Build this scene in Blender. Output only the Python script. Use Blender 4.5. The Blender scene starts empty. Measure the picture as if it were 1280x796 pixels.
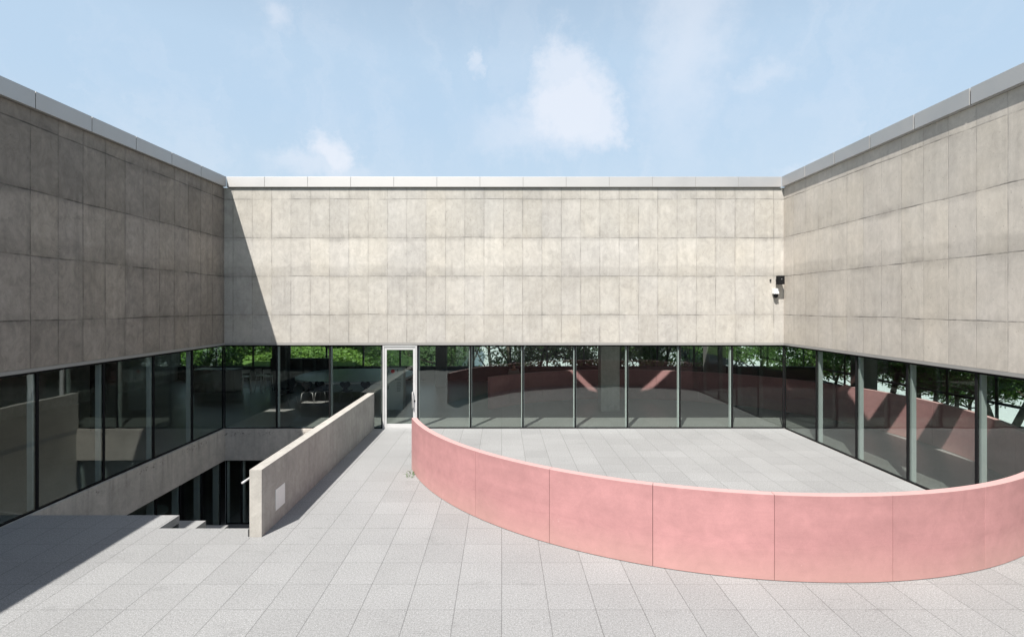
import bpy, bmesh, math, random
from mathutils import Vector, Matrix
random.seed(7)
R = math.radians
scene = bpy.context.scene
COL = scene.collection

# ------------------------------------------------------------------ camera
cam = bpy.data.cameras.new('camera')
cam.sensor_width = 36; cam.lens = 649/1280*36
cam.shift_x = 13/1280; cam.shift_y = -15.5/1280
cam.clip_start = .05; cam.clip_end = 9000
camo = bpy.data.objects.new('camera', cam); COL.objects.link(camo)
camo.location = (0, 0, 3.825); camo.rotation_euler = (R(90), 0, 0)
scene.camera = camo

# ------------------------------------------------------------------ exposure
scene.view_settings.view_transform = 'Standard'
scene.view_settings.look = 'None'
scene.view_settings.gamma = 1
scene.view_settings.exposure = 0.95
scene.view_settings.use_curve_mapping = False
scene.cycles.max_bounces = 10
scene.cycles.transparent_max_bounces = 24
scene.cycles.glossy_bounces = 5

# ------------------------------------------------------------------ node helper
class NT:
    def __init__(s, tree): s.t = tree; s.n = tree.nodes; s.l = tree.links
    def node(s, typ, **kw):
        n = s.n.new(typ)
        for k, v in kw.items():
            if k.startswith('i_'):
                key = k[2:]; key = int(key) if key.isdigit() else key.replace('_', ' ')
                s.put(n.inputs[key], v)
            else: setattr(n, k, v)
        return n
    def put(s, inp, v):
        if isinstance(v, bpy.types.NodeSocket): s.l.new(v, inp)
        elif v is not None: inp.default_value = v
    def m(s, op, a, b=None, c=None, clamp=False):
        n = s.n.new('ShaderNodeMath'); n.operation = op; n.use_clamp = clamp
        s.put(n.inputs[0], a)
        if b is not None: s.put(n.inputs[1], b)
        if c is not None: s.put(n.inputs[2], c)
        return n.outputs[0]
    def vm(s, op, a, b=None, out=0):
        n = s.n.new('ShaderNodeVectorMath'); n.operation = op
        s.put(n.inputs[0], a)
        if b is not None: s.put(n.inputs[1], b)
        return n.outputs['Value'] if out == 'v' else n.outputs[0]
    def rng(s, v, a, b, c, d, typ='LINEAR'):
        n = s.n.new('ShaderNodeMapRange'); n.interpolation_type = typ
        for i, x in enumerate((v, a, b, c, d)): s.put(n.inputs[i], x)
        return n.outputs[0]
    def noise(s, vec, scale, detail=3, rough=.5, dist=0):
        n = s.n.new('ShaderNodeTexNoise')
        s.put(n.inputs['Vector'], vec); n.inputs['Scale'].default_value = scale
        n.inputs['Detail'].default_value = detail; n.inputs['Roughness'].default_value = rough
        n.inputs['Distortion'].default_value = dist
        return n.outputs['Fac']
    def white(s, x, y):
        c = s.node('ShaderNodeCombineXYZ', i_0=x, i_1=y)
        n = s.n.new('ShaderNodeTexWhiteNoise'); n.noise_dimensions = '3D'
        s.put(n.inputs['Vector'], c.outputs[0]); return n.outputs['Value']
    def mix(s, f, a, b, mode='MIX'):
        n = s.n.new('ShaderNodeMix'); n.data_type = 'RGBA'; n.blend_type = mode
        s.put(n.inputs[0], f)
        s.put(n.inputs[6], rgba(a)); s.put(n.inputs[7], rgba(b)); return n.outputs[2]
    def gray(s, v):
        return s.node('ShaderNodeCombineColor', i_0=v, i_1=v, i_2=v).outputs[0]
    def pos(s):
        g = s.n.new('ShaderNodeNewGeometry'); x = s.n.new('ShaderNodeSeparateXYZ')
        s.l.new(g.outputs['Position'], x.inputs[0]); return g.outputs['Position'], x.outputs
def rgba(c):
    if isinstance(c, (tuple, list)) and len(c) == 3: return (*c, 1)
    return c

# ------------------------------------------------------------------ sun and sky
TRAVEL = Vector((.302, .635, -1)).normalized()
sd = bpy.data.lights.new('sun', 'SUN'); sd.energy = 4.6; sd.angle = R(.5); sd.color = (1, .955, .89)
so = bpy.data.objects.new('sun', sd); COL.objects.link(so)
so.rotation_euler = TRAVEL.to_track_quat('-Z', 'Y').to_euler(); so.location = (-10, -20, 40)
w = bpy.data.worlds.new('World'); scene.world = w; w.use_nodes = True
T = NT(w.node_tree); T.n.clear()
sky = T.node('ShaderNodeTexSky', sky_type='NISHITA', sun_disc=False)
sky.sun_elevation = math.asin(-TRAVEL.z); sky.sun_rotation = math.atan2(-TRAVEL.x, -TRAVEL.y)
sky.air_density = 1.0; sky.dust_density = 2.0; sky.ozone_density = 1.6; sky.altitude = 50
tc = T.node('ShaderNodeTexCoord')
d = T.vm('NORMALIZE', tc.outputs['Generated'])
sep = T.node('ShaderNodeSeparateXYZ', i_0=d).outputs
skycol = T.mix(1.0, sky.outputs[0], (1.0, 1.0, 1.0), 'MULTIPLY')
nA = T.node('ShaderNodeTexNoise', i_Vector=d, i_Scale=11.0, i_Detail=9.0, i_Roughness=.68)
off = T.vm('SCALE', T.vm('SUBTRACT', nA.outputs['Color'], (.5, .5, .5)), None)
off.node.inputs['Scale'].default_value = .15
dd = T.vm('ADD', d, off)
def puff(px, py, rad, soft, amt, stretch=(1, 1, 1)):
    c = Vector(((px-627)/649, 1, (382.5-py)/649)).normalized()
    v = T.vm('SUBTRACT', dd, tuple(c)); v = T.vm('MULTIPLY', v, stretch)
    L = T.vm('LENGTH', v, None, 'v')
    return T.rng(L, rad, rad-soft, 0, amt, 'SMOOTHSTEP')
masks = [puff(716, 138, .115, .075, .66, (1, 1, 1.05)), puff(700, 92, .07, .05, .55, (1, 1, .8)), puff(745, 150, .08, .05, .62), puff(688, 150, .10, .08, .45, (.9, 1, 1.5)),
         puff(655, 165, .12, .11, .32, (.8, 1, 1.8)), puff(413, 192, .062, .05, .66), puff(400, 212, .10, .09, .40, (.7, 1, 2.2)),
         puff(596, 72, .035, .03, .40, (1.3, 1, .8)), puff(352, 14, .05, .05, .35), puff(955, 100, .07, .07, .30, (.7, 1, 1.6)),
         puff(1010, 212, .06, .06, .3, (.6, 1, 2.4))]
tot = masks[0]
for mm in masks[1:]: tot = T.m('MAXIMUM', tot, mm)
wisp = T.noise(T.vm('MULTIPLY', T.vm('ADD', dd, (0, 0, 0)), (2.6, 1, 1.0)), 3.0, 8, .62, .8)
wm = T.rng(wisp, .42, .80, 0, .22, 'SMOOTHSTEP')
streak = puff(860, 40, .20, .19, .40, (1.9, 1, .6))
tot = T.m('MAXIMUM', T.m('MAXIMUM', tot, wm), streak)
hz = T.rng(sep[2], .42, .92, .70, .10)         # thin haze low in the sky
CLOUD = (8.6, 8.75, 9.4)
lowc = T.mix(T.rng(sep[2], .02, .34, 0, 1), (7.1, 8.3, 9.1), (6.15, 8.0, 9.85))
c1 = T.mix(hz, skycol, lowc)
c2 = T.mix(tot, c1, CLOUD)
up = T.rng(sep[2], -.02, 0, 0, 1)
bg = T.node('ShaderNodeBackground', i_Color=c2, i_Strength=.056)
T.l.new(bg.outputs[0], T.node('ShaderNodeOutputWorld').inputs[0])

# ------------------------------------------------------------------ materials
def mat(name):
    m = bpy.data.materials.new(name); m.use_nodes = True
    t = NT(m.node_tree); t.n.clear()
    p = t.node('ShaderNodeBsdfPrincipled'); o = t.node('ShaderNodeOutputMaterial')
    t.l.new(p.outputs[0], o.inputs[0]); return m, t, p
def bump(t, p, h, strength=.3, dist=.01):
    b = t.node('ShaderNodeBump', i_Height=h, i_Strength=strength, i_Distance=dist)
    t.l.new(b.outputs[0], p.inputs['Normal'])

def simple(name, col, rough=.5, metal=0, var=.08, scale=6, bmp=0):
    m, t, p = mat(name)
    P, _ = t.pos()
    n = t.noise(P, scale, 4, .6)
    f = t.rng(n, .3, .7, 1-var, 1+var)
    t.put(p.inputs['Base Color'], t.mix(1, col, t.gray(f), 'MULTIPLY'))
    t.put(p.inputs['Roughness'], t.rng(n, .3, .7, max(0, rough-.06), min(1, rough+.06)))
    p.inputs['Metallic'].default_value = metal
    if bmp: bump(t, p, t.noise(P, scale*8, 3), bmp, .004)
    return m

def formwork(name, axis, uoff, base=(.425, .404, .370), pu=.6025, contrast=1.0, topf=1.0, jU=.42, jZ=.50, mott=.115):
    m, t, p = mat(name)
    P, xyz = t.pos()
    u = xyz[0] if axis == 'X' else xyz[1]; z = xyz[2]
    wob = t.m('MULTIPLY', t.m('SUBTRACT', t.noise(P, .7, 4, .6), .5), .075)
    us = t.m('DIVIDE', t.m('SUBTRACT', t.m('ADD', u, t.m('MULTIPLY', wob, .25)), uoff), pu)
    zs = t.m('DIVIDE', t.m('SUBTRACT', t.m('ADD', z, wob), 3.55), 1.2)
    def jd(s, per): # metres to the nearest joint
        fr = t.m('FRACT', s); return t.m('MULTIPLY', t.m('SUBTRACT', .5, t.m('ABSOLUTE', t.m('SUBTRACT', fr, .5))), per)
    du = jd(us, pu); dz = jd(zs, 1.2)
    cell = t.white(t.m('FLOOR', us), t.m('FLOOR', zs))
    cell2 = t.white(t.m('ADD', t.m('FLOOR', us), 31.7), t.m('FLOOR', zs))
    brk = t.rng(t.noise(P, 1.9, 5, .7), .38, .64, .05, 1)
    brk2 = t.rng(t.noise(P, 1.6, 5, .72), .38, .62, .12, 1)
    ju = t.m('MULTIPLY', t.rng(du, .016, .004, 0, 1), brk)
    jz = t.m('MULTIPLY', t.rng(dz, .02, .005, 0, 1), brk2)
    haloU = t.m('MULTIPLY', t.rng(du, .07, .0, 0, 1), t.rng(t.noise(P, 2.3, 3), .4, .7, 0, 1))
    haloZ = t.m('MULTIPLY', t.rng(dz, .16, .0, 0, 1), t.rng(t.noise(P, 1.1, 4, .7), .42, .68, 0, 1))
    # pour bands: their height on the wall
    zz = t.m('ADD', z, t.m('ADD', t.m('MULTIPLY', t.m('SUBTRACT', t.noise(P, .6, 5, .7), .5), .30), t.m('MULTIPLY', t.m('SUBTRACT', cell2, .5), .07)))
    ramp = t.node('ShaderNodeValToRGB'); e = ramp.color_ramp.elements
    def setp(stops):
        e[0].position = stops[0][0]; e[0].color = (stops[0][1],)*3+(1,)
        e[1].position = stops[-1][0]; e[1].color = (stops[-1][1],)*3+(1,)
        for q, v in stops[1:-1]:
            x = e.new(q); x.color = (v, v, v, 1)
    S = lambda h: (h+3)/11
    setp([(S(-3), .80), (S(2.5), .88), (S(3.0), .93), (S(3.54), .91), (S(3.56), .93), (S(4.7), .90), (S(4.75), .85), (S(5.05), .88), (S(5.10), 1.0),
          (S(5.85), 1.0), (S(5.93), .87), (S(6.05), .88), (S(7.1), .90), (S(7.6), .84)])
    t.put(ramp.inputs[0], t.m('DIVIDE', t.m('ADD', zz, 3), 11))
    big = t.rng(t.noise(P, .45, 5, .62), .3, .7, .88, 1.10)
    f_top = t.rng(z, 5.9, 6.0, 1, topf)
    PC = t.vm('ADD', P, t.node('ShaderNodeCombineXYZ', i_0=t.m('MULTIPLY', cell, 31), i_1=t.m('MULTIPLY', cell2, 17)).outputs[0])
    med = t.rng(t.noise(P, 2.6, 7, .72, .6), .28, .72, 1-mott, 1+mott)
    cloudy = t.rng(t.noise(t.vm('MULTIPLY', PC, (1, 1, .7)), 4.5, 6, .72, 1.6), .40, .75, 1+mott*.3, 1-mott*1.5)
    drip = t.rng(t.noise(t.vm('MULTIPLY', P, (4.2, 4.2, .22)), 1.0, 5, .7), .56, .76, 1, 1-mott*1.2)
    sv = t.vm('MULTIPLY', P, (9, 9, .7))
    streak = t.rng(t.noise(sv, 1.0, 4, .6), .3, .7, .95, 1.05)
    fine = t.rng(t.noise(P, 60, 4, .7), .25, .75, .93, 1.07)
    pit = t.rng(t.noise(P, 22, 2, .5), .71, .75, 1, .66)
    tone = t.rng(cell, 0, 1, 1-.05*contrast, 1+.04*contrast)
    f = t.m('MULTIPLY', tone, big)
    for x in (med, cloudy, drip, f_top, streak, fine, pit): f = t.m('MULTIPLY', f, x)
    f = t.m('MULTIPLY', f, ramp.outputs[0])
    dark = t.m('SUBTRACT', 1, t.m('MAXIMUM', t.m('MULTIPLY', ju, jU), t.m('MULTIPLY', jz, jZ)))
    dark = t.m('MULTIPLY', dark, t.m('SUBTRACT', 1, t.m('MULTIPLY', haloU, .10*contrast)))
    dark = t.m('MULTIPLY', dark, t.m('SUBTRACT', 1, t.m('MULTIPLY', haloZ, .24*contrast)))
    f = t.m('MULTIPLY', f, dark)
    tint = t.mix(t.noise(P, .8, 3), (base[0]*1.03, base[1], base[2]*.94), (base[0]*.98, base[1]*1.0, base[2]*1.03))
    tint = t.mix(t.m('MULTIPLY', cell2, .5), tint, (base[0]*.98, base[1]*.99, base[2]*1.03))
    t.put(p.inputs['Base Color'], t.mix(1, tint, t.gray(f), 'MULTIPLY'))
    p.inputs['Roughness'].default_value = .85
    h = t.m('SUBTRACT', t.m('MULTIPLY', med, .4), t.m('MULTIPLY', t.m('MAXIMUM', ju, jz), .6))
    h = t.m('ADD', h, t.m('MULTIPLY', cell, .15))
    bump(t, p, t.m('ADD', h, t.m('MULTIPLY', fine, .35)), .5, .012)
    return m

M = {}
M['conc_back'] = formwork('concrete_back', 'X', .055)
M['conc_left_shaded'] = formwork('concrete_left_shaded', 'Y', 15.53, pu=.60, contrast=1.8, topf=.86, base=(.278, .243, .210), jU=.6, jZ=.68, mott=.19)  # darker base than the other walls: its shade is put into the colour
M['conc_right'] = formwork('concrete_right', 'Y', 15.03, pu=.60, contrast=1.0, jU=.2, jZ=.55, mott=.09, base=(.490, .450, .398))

def smooth_concrete(name, base, drips=True):
    m, t, p = mat(name)
    P, xyz = t.pos()
    big = t.m('MULTIPLY', t.rng(t.noise(P, .8, 5, .65, .5), .3, .7, .84, 1.13), t.rng(t.noise(P, 4.2, 7, .74, 1.2), .3, .7, 1.11, .83))
    sv = t.vm('MULTIPLY', P, (7, 7, .8))
    streak = t.rng(t.noise(sv, 1.0, 5, .65), .3, .72, .90, 1.08)
    fine = t.rng(t.noise(P, 45, 4, .7), .25, .75, .92, 1.08)
    f = t.m('MULTIPLY', t.m('MULTIPLY', big, streak), fine)
    if drips:
        sv2 = t.vm('MULTIPLY', P, (9, 9, 13))
        spots = t.rng(t.noise(sv2, 1.3, 6, .72), .53, .59, 0, 1)
        spots = t.m('MULTIPLY', spots, t.rng(t.noise(P, 1.2, 3, .6), .46, .56, 0, 1))
        band = t.m('MULTIPLY', t.rng(xyz[2], -.26, -.14, 0, 1), t.rng(xyz[2], -.10, -.05, 1, 0))
        f = t.m('MULTIPLY', f, t.m('SUBTRACT', 1, t.m('MULTIPLY', t.m('MULTIPLY', spots, band), .62)))
        run = t.rng(t.noise(t.vm('MULTIPLY', P, (5, 5, .35)), 1.1, 4, .6), .52, .75, 0, 1)
        band2 = t.rng(xyz[2], -1.0, -.2, 0, 1)
        f = t.m('MULTIPLY', f, t.m('SUBTRACT', 1, t.m('MULTIPLY', t.m('MULTIPLY', run, band2), .3)))
    t.put(p.inputs['Base Color'], t.mix(1, base, t.gray(f), 'MULTIPLY'))
    p.inputs['Roughness'].default_value = .85
    bump(t, p, t.m('ADD', big, fine), .25, .006)
    return m
M['conc_beam'] = smooth_concrete('concrete_beam', (.46, .425, .385))
M['conc_parapet'] = smooth_concrete('concrete_parapet', (.355, .340, .314), False)
M['conc_plain'] = smooth_concrete('concrete_plain', (.36, .345, .32), False)

def paving(name, base, jcol=.35, pu=.5945, pv=.6, uo=0, vo=6.55):
    m, t, p = mat(name)
    P, xyz = t.pos()
    us = t.m('DIVIDE', t.m('SUBTRACT', xyz[0], uo), pu); vs = t.m('DIVIDE', t.m('SUBTRACT', xyz[1], vo), pv)
    def jd(s, per):
        fr = t.m('FRACT', s); return t.m('MULTIPLY', t.m('SUBTRACT', .5, t.m('ABSOLUTE', t.m('SUBTRACT', fr, .5))), per)
    du = jd(us, pu); dv = jd(vs, pv)
    w1 = t.white(t.m('FLOOR', us), t.m('FLOOR', vs))
    w2 = t.white(t.m('FLOOR', us), t.m('FLOOR', t.m('DIVIDE', t.m('ADD', vs, 3), 3)))
    tone = t.m('MULTIPLY', t.rng(w1, 0, 1, .95, 1.04), t.rng(w2, 0, 1, .97, 1.03))
    sp = t.m('MULTIPLY', t.rng(t.noise(P, 75, 2, .6), .33, .67, .66, 1.30), t.rng(t.noise(P, 34, 2, .6), .33, .67, .87, 1.12))
    sp2 = t.rng(t.noise(P, 38, 3, .7), .3, .7, .91, 1.09)
    big = t.rng(t.noise(P, .55, 4, .6), .3, .7, .94, 1.05)
    dirt = t.rng(t.noise(t.vm('MULTIPLY', P, (1, 1.9, 1)), 1.15, 7, .74), .58, .76, 1, .76)
    f = t.m('MULTIPLY', t.m('MULTIPLY', tone, sp), t.m('MULTIPLY', sp2, t.m('MULTIPLY', big, dirt)))
    spot = t.rng(t.noise(P, 9, 3, .6), .78, .80, 1, .6)
    f = t.m('MULTIPLY', f, spot)
    brk = t.rng(t.noise(P, 2.5, 3, .6), .35, .65, .35, 1)
    ju = t.m('MULTIPLY', t.rng(du, .0065, .0025, 0, 1), t.rng(brk, 0, 1, .65, 1))
    jv = t.m('MULTIPLY', t.rng(dv, .006, .002, 0, 1), t.m('MULTIPLY', brk, .9))
    j = t.m('MAXIMUM', ju, jv)
    f = t.m('MULTIPLY', f, t.m('SUBTRACT', 1, t.m('MULTIPLY', j, 1-jcol)))
    t.put(p.inputs['Base Color'], t.mix(1, base, t.gray(f), 'MULTIPLY'))
    p.inputs['Roughness'].default_value = .72
    bump(t, p, t.m('SUBTRACT', t.m('MULTIPLY', sp, .3), j), .3, .004)
    return m
M['paving'] = paving('granite_paving', (.243, .246, .248), .42)
M['indoor_floor'] = paving('indoor_floor', (.225, .215, .21), .55, pu=1.2, pv=1.2)
M['indoor_floor'].node_tree.nodes['Principled BSDF'].inputs['Roughness'].default_value = .35
M['granite'] = simple('granite_step', (.25, .253, .254), .75, 0, .12, 60, .2)

def pink(name, base):
    m, t, p = mat(name)
    P, xyz = t.pos()
    big = t.noise(P, .9, 5, .6, .3); med = t.noise(P, 4.5, 5, .65)
    layer = t.noise(t.vm('MULTIPLY', P, (.5, .5, 5)), 1.2, 4, .6)
    rnd = t.node('ShaderNodeObjectInfo').outputs['Random']
    sh = t.vm('ADD', P, t.node('ShaderNodeCombineXYZ', i_0=t.m('MULTIPLY', rnd, 40), i_1=t.m('MULTIPLY', rnd, 23)).outputs[0])
    cl = t.noise(sh, 3.2, 7, .72, 1.4)
    f = t.m('MULTIPLY', t.rng(big, .3, .7, .94, 1.07), t.rng(med, .3, .7, .94, 1.06))
    f = t.m('MULTIPLY', f, t.rng(cl, .3, .72, 1.05, .90))
    tide = t.m('ABSOLUTE', t.m('SUBTRACT', t.m('ADD', xyz[2], t.m('MULTIPLY', t.m('SUBTRACT', t.noise(sh, .5, 2), .5), .5)), .5))
    f = t.m('MULTIPLY', f, t.m('SUBTRACT', 1, t.m('MULTIPLY', t.rng(tide, .0, .014, 1, 0), t.rng(cl, .45, .6, 0, .07))))
    pits = t.rng(t.noise(sh, 42, 2, .5), .74, .78, 1, .72)
    f = t.m('MULTIPLY', f, pits)
    topedge = t.rng(t.m('ADD', xyz[2], t.m('MULTIPLY', t.noise(sh, 6, 4, .7), .10)), 1.10, 1.26, 1.0, .93)
    f = t.m('MULTIPLY', f, topedge)
    f = t.m('MULTIPLY', f, t.rng(layer, .3, .7, .95, 1.05))
    f = t.m('MULTIPLY', f, t.rng(t.noise(P, 90, 3, .7), .3, .7, .94, 1.06))
    oi = t.node('ShaderNodeObjectInfo')
    f = t.m('MULTIPLY', f, t.rng(oi.outputs['Random'], 0, 1, .93, 1.06))
    c = t.mix(1, base, t.gray(f), 'MULTIPLY')
    pale = t.m('MULTIPLY', t.rng(t.m('ADD', xyz[2], t.m('MULTIPLY', big, .5)), .25, .75, 1, 0), .30)   # bloom rising from the foot
    c = t.mix(pale, c, (.43, .29, .24))
    sunlit_top = t.m('MULTIPLY', t.rng(xyz[2], 1.190, 1.197, 0, .45), 1.0)  # sunlight on the top face put into the colour as a paler tone
    c = t.mix(sunlit_top, c, (.50, .37, .35))
    # white scuffs
    sc = t.rng(t.noise(sh, 6, 7, .78), .66, .74, 0, .55)
    c = t.mix(sc, c, (.60, .46, .43))
    t.put(p.inputs['Base Color'], c)
    p.inputs['Roughness'].default_value = .7
    bump(t, p, t.m('ADD', med, layer), .15, .006)
    return m
M['pink'] = pink('pink_concrete', (.372, .187, .188))

M['alu'] = simple('brushed_aluminium', (.475, .468, .462), .64, .90, .03, 1)
M['alu_white'] = simple('silver_paint', (.52, .52, .52), .4, .2, .04, 3)
M['flash'] = simple('grey_flashing', (.27, .265, .255), .6, .1, .05, 3)
M['steel'] = simple('painted_steel_fin', (.52, .54, .54), .6, .0, .05, 3)
M['black'] = simple('black_sealant', (.010, .010, .011), .85, 0, .1, 5)
M['black'].node_tree.nodes['Principled BSDF'].inputs['Specular IOR Level'].default_value = .12
M['darkmetal'] = simple('dark_metal', (.03, .032, .034), .45, .3, .1, 4)
M['plaster'] = simple('indoor_plaster', (.17, .165, .16), .85, 0, .06, 2)
M['ceiling'] = simple('indoor_ceiling', (.12, .12, .12), .9, 0, .05, 2)
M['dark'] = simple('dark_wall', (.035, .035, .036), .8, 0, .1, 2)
M['white'] = simple('white_plastic', (.72, .72, .71), .4, 0, .03, 8)
M['table'] = simple('blue_grey_table', (.26, .32, .35), .35, 0, .05, 3)
M['cabinet'] = simple('grey_cabinet', (.42, .47, .48), .45, 0, .04, 5)
M['ink'] = simple('dark_ink', (.02, .02, .025), .6, 0, .05, 5)
M['red'] = simple('red_ink', (.5, .02, .02), .6, 0, .05, 5)
M['roof'] = simple('roof_gravel', (.30, .295, .285), .95, 0, .2, 25)
M['bark'] = simple('bark', (.085, .065, .048), .95, 0, .35, 9, .6)
M['skin'] = simple('skin', (.42, .25, .18), .6, 0, .05, 8)
M['hair'] = simple('hair', (.012, .010, .009), .6, 0, .2, 40)
M['shirt'] = simple('shirt', (.38, .36, .33), .9, 0, .06, 12)
M['trousers'] = simple('trousers', (.05, .055, .07), .9, 0, .1, 12)
M['wood'] = simple('bench_wood', (.20, .12, .07), .6, 0, .2, 10)

def glass():
    m = bpy.data.materials.new('window_glass'); m.use_nodes = True
    t = NT(m.node_tree); t.n.clear()
    lw = t.node('ShaderNodeLayerWeight', i_Blend=.5)
    f5 = t.m('POWER', lw.outputs['Facing'], 5.0)
    F = t.m('ADD', .062, t.m('MULTIPLY', f5, .938), clamp=True)
    tr = t.node('ShaderNodeBsdfTransparent', i_Color=(.86, .90, .884, 1))
    gl = t.node('ShaderNodeBsdfGlossy', i_Color=(.95, 1, .99, 1), i_Roughness=0.0)
    P, _ = t.pos(); bp = t.node('ShaderNodeBump', i_Height=t.noise(P, .9, 2, .5), i_Strength=.35, i_Distance=.006); t.l.new(bp.outputs[0], gl.inputs['Normal'])
    mx = t.node('ShaderNodeMixShader', i_0=F); t.l.new(tr.outputs[0], mx.inputs[1]); t.l.new(gl.outputs[0], mx.inputs[2])
    t.l.new(mx.outputs[0], t.node('ShaderNodeOutputMaterial').inputs[0]); return m
M['glass'] = glass()

def leafmat(name, a, b):
    m, t, p = mat(name)
    P, _ = t.pos(); g = t.node('ShaderNodeNewGeometry')
    n = t.noise(P, .9, 3); r = g.outputs['Random Per Island']
    c = t.mix(t.m('ADD', t.m('MULTIPLY', n, .6), t.m('MULTIPLY', r, .4)), a, b)
    t.put(p.inputs['Base Color'], c); p.inputs['Roughness'].default_value = .55
    tl = t.node('ShaderNodeBsdfTranslucent', i_Color=c)
    mx = t.node('ShaderNodeMixShader', i_0=.35)
    t.l.new(p.outputs[0], mx.inputs[1]); t.l.new(tl.outputs[0], mx.inputs[2])
    o = [x for x in t.n if x.type == 'OUTPUT_MATERIAL'][0]; t.l.new(mx.outputs[0], o.inputs[0])
    return m
M['leaf'] = leafmat('foliage', (.04, .10, .018), (.12, .24, .035))
M['leaf_light'] = leafmat('light_foliage', (.10, .24, .03), (.24, .42, .07))

M['leaf_cover'] = leafmat('ground_cover_leaves', (.03, .09, .015), (.26, .42, .07))
def grassmat():
    m, t, p = mat('grass_ground'); P, xyz = t.pos()
    c = t.mix(t.rng(t.noise(P, .35, 5, .7), .35, .65, 0, 1), (.09, .20, .03), (.22, .34, .07))
    c = t.mix(t.rng(t.noise(P, 5, 4, .7), .35, .65, 0, .6), c, (.05, .09, .02))
    t.put(p.inputs['Base Color'], c); p.inputs['Roughness'].default_value = .9
    bump(t, p, t.noise(P, 8, 4, .8), .9, .15); return m
M['grass'] = grassmat()
def watermat():
    m, t, p = mat('hazy_river_water'); P, _ = t.pos()
    t.put(p.inputs['Base Color'], t.mix(t.noise(P, .004, 3), (.66, .66, .62), (.72, .71, .67)))  # haze and mirrored sky are put into this pale colour
    p.inputs['Roughness'].default_value = .22; bump(t, p, t.noise(P, .3, 4), .15, .3); return m
M['water'] = watermat()

# ------------------------------------------------------------------ mesh helpers
class MB:
    def __init__(s): s.bm = bmesh.new()
    def box(s, x0, x1, y0, y1, z0, z1, bev=0):
        r = bmesh.ops.create_cube(s.bm, size=1)
        vs = r['verts']
        for v in vs:
            v.co = Vector(((x0+x1)/2+v.co.x*(x1-x0), (y0+y1)/2+v.co.y*(y1-y0), (z0+z1)/2+v.co.z*(z1-z0)))
        if bev:
            es = list({e for v in vs for e in v.link_edges})
            bmesh.ops.bevel(s.bm, geom=es, offset=bev, segments=2, affect='EDGES', profile=.7)
        return s
    def prism(s, pts, z0, z1):
        a = [s.bm.verts.new((x, y, z0)) for x, y in pts]; b = [s.bm.verts.new((x, y, z1)) for x, y in pts]
        s.bm.faces.new(list(reversed(a))); s.bm.faces.new(b)
        n = len(pts)
        for i in range(n): s.bm.faces.new((a[i], a[(i+1) % n], b[(i+1) % n], b[i]))
        bmesh.ops.recalc_face_normals(s.bm, faces=s.bm.faces); return s
    def tube(s, pts, r, n=10, r2=None, cap=True):
        pts = [Vector(p) for p in pts]; rings = []
        for i, p in enumerate(pts):
            if i == 0: t = pts[1]-p
            elif i == len(pts)-1: t = p-pts[i-1]
            else: t = (pts[i+1]-pts[i-1])
            t.normalize(); a = t.orthogonal().normalized() if i == 0 else (ax - t*ax.dot(t)).normalized()
            ax = a; b = t.cross(a); rr = r if r2 is None else r+(r2-r)*i/(len(pts)-1)
            rings.append([s.bm.verts.new(p+(a*math.cos(k*2*math.pi/n)+b*math.sin(k*2*math.pi/n))*rr) for k in range(n)])
        for A, B in zip(rings, rings[1:]):
            for k in range(n): s.bm.faces.new((A[k], A[(k+1) % n], B[(k+1) % n], B[k]))
        if cap: s.bm.faces.new(list(reversed(rings[0]))); s.bm.faces.new(rings[-1])
        return s
    def disc(s, c, r, h, n=40, ax='z', sx=1, sy=1):
        rr = bmesh.ops.create_cone(s.bm, cap_ends=True, segments=n, radius1=r, radius2=r, depth=h)
        Mx = Matrix.Diagonal((sx, sy, 1, 1))
        if ax == 'y': Mx = Matrix.Rotation(R(90), 4, 'X') @ Mx
        if ax == 'x': Mx = Matrix.Rotation(R(90), 4, 'Y') @ Mx
        for v in rr['verts']: v.co = Mx @ v.co + Vector(c)
        return s
    def sphere(s, c, r, sc=(1, 1, 1), seg=16):
        rr = bmesh.ops.create_uvsphere(s.bm, u_segments=seg, v_segments=seg//2+2, radius=r)
        for v in rr['verts']: v.co = Vector((v.co.x*sc[0], v.co.y*sc[1], v.co.z*sc[2]))+Vector(c)
        return s
    def build(s, name, m, parent=None, smooth=False, base=None):
        me = bpy.data.meshes.new(name)
        off = Vector((0, 0, 0)); loc = Vector((0, 0, 0))
        if parent is not None: off = world_loc(parent)
        elif base is not None: off = Vector(base); loc = off
        for v in s.bm.verts: v.co -= off
        bmesh.ops.recalc_face_normals(s.bm, faces=s.bm.faces)
        s.bm.to_mesh(me); s.bm.free()
        me.materials.append(m)
        if smooth:
            for f in me.polygons: f.use_smooth = True
        o = bpy.data.objects.new(name, me); COL.objects.link(o); o.location = loc
        if parent is not None: o.parent = parent
        return o
def world_loc(o):
    v = Vector((0, 0, 0))
    while o is not None: v += o.location; o = o.parent
    return v
def tag(o, label=None, cat=None, group=None, kind=None):
    if label: o['label'] = label
    if cat: o['category'] = cat
    if group: o['group'] = group
    if kind: o['kind'] = kind
    return o
def thing(name, loc, label, cat, group=None, rz=0):
    o = bpy.data.objects.new(name, None); COL.objects.link(o); o.location = loc; o.rotation_euler.z = rz
    o.empty_display_size = .2
    return tag(o, label, cat, group)
def copy_tree(o, parent=None):
    c = o.copy(); COL.objects.link(c); c.parent = parent
    for ch in list(o.children): copy_tree(ch, c)
    return c

# ------------------------------------------------------------------ dimensions
XL, XR, YB = -8.70, 8.85, 16.25            # glass planes
FL, FR, FB = -8.65, 8.80, 16.20            # concrete faces
HB, HW, HC = 2.61, 7.51, 7.84              # underside of facade, top of concrete, top of coping
YS = -9.0                                  # south end of the side wings
OW, OE, ON = -17.0, 16.5, 27.0             # outer walls
PXL, PXR = -4.18, -3.976                   # parapet faces
SY0 = 8.945; BX = -5.9; SY1 = 9.51

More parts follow.
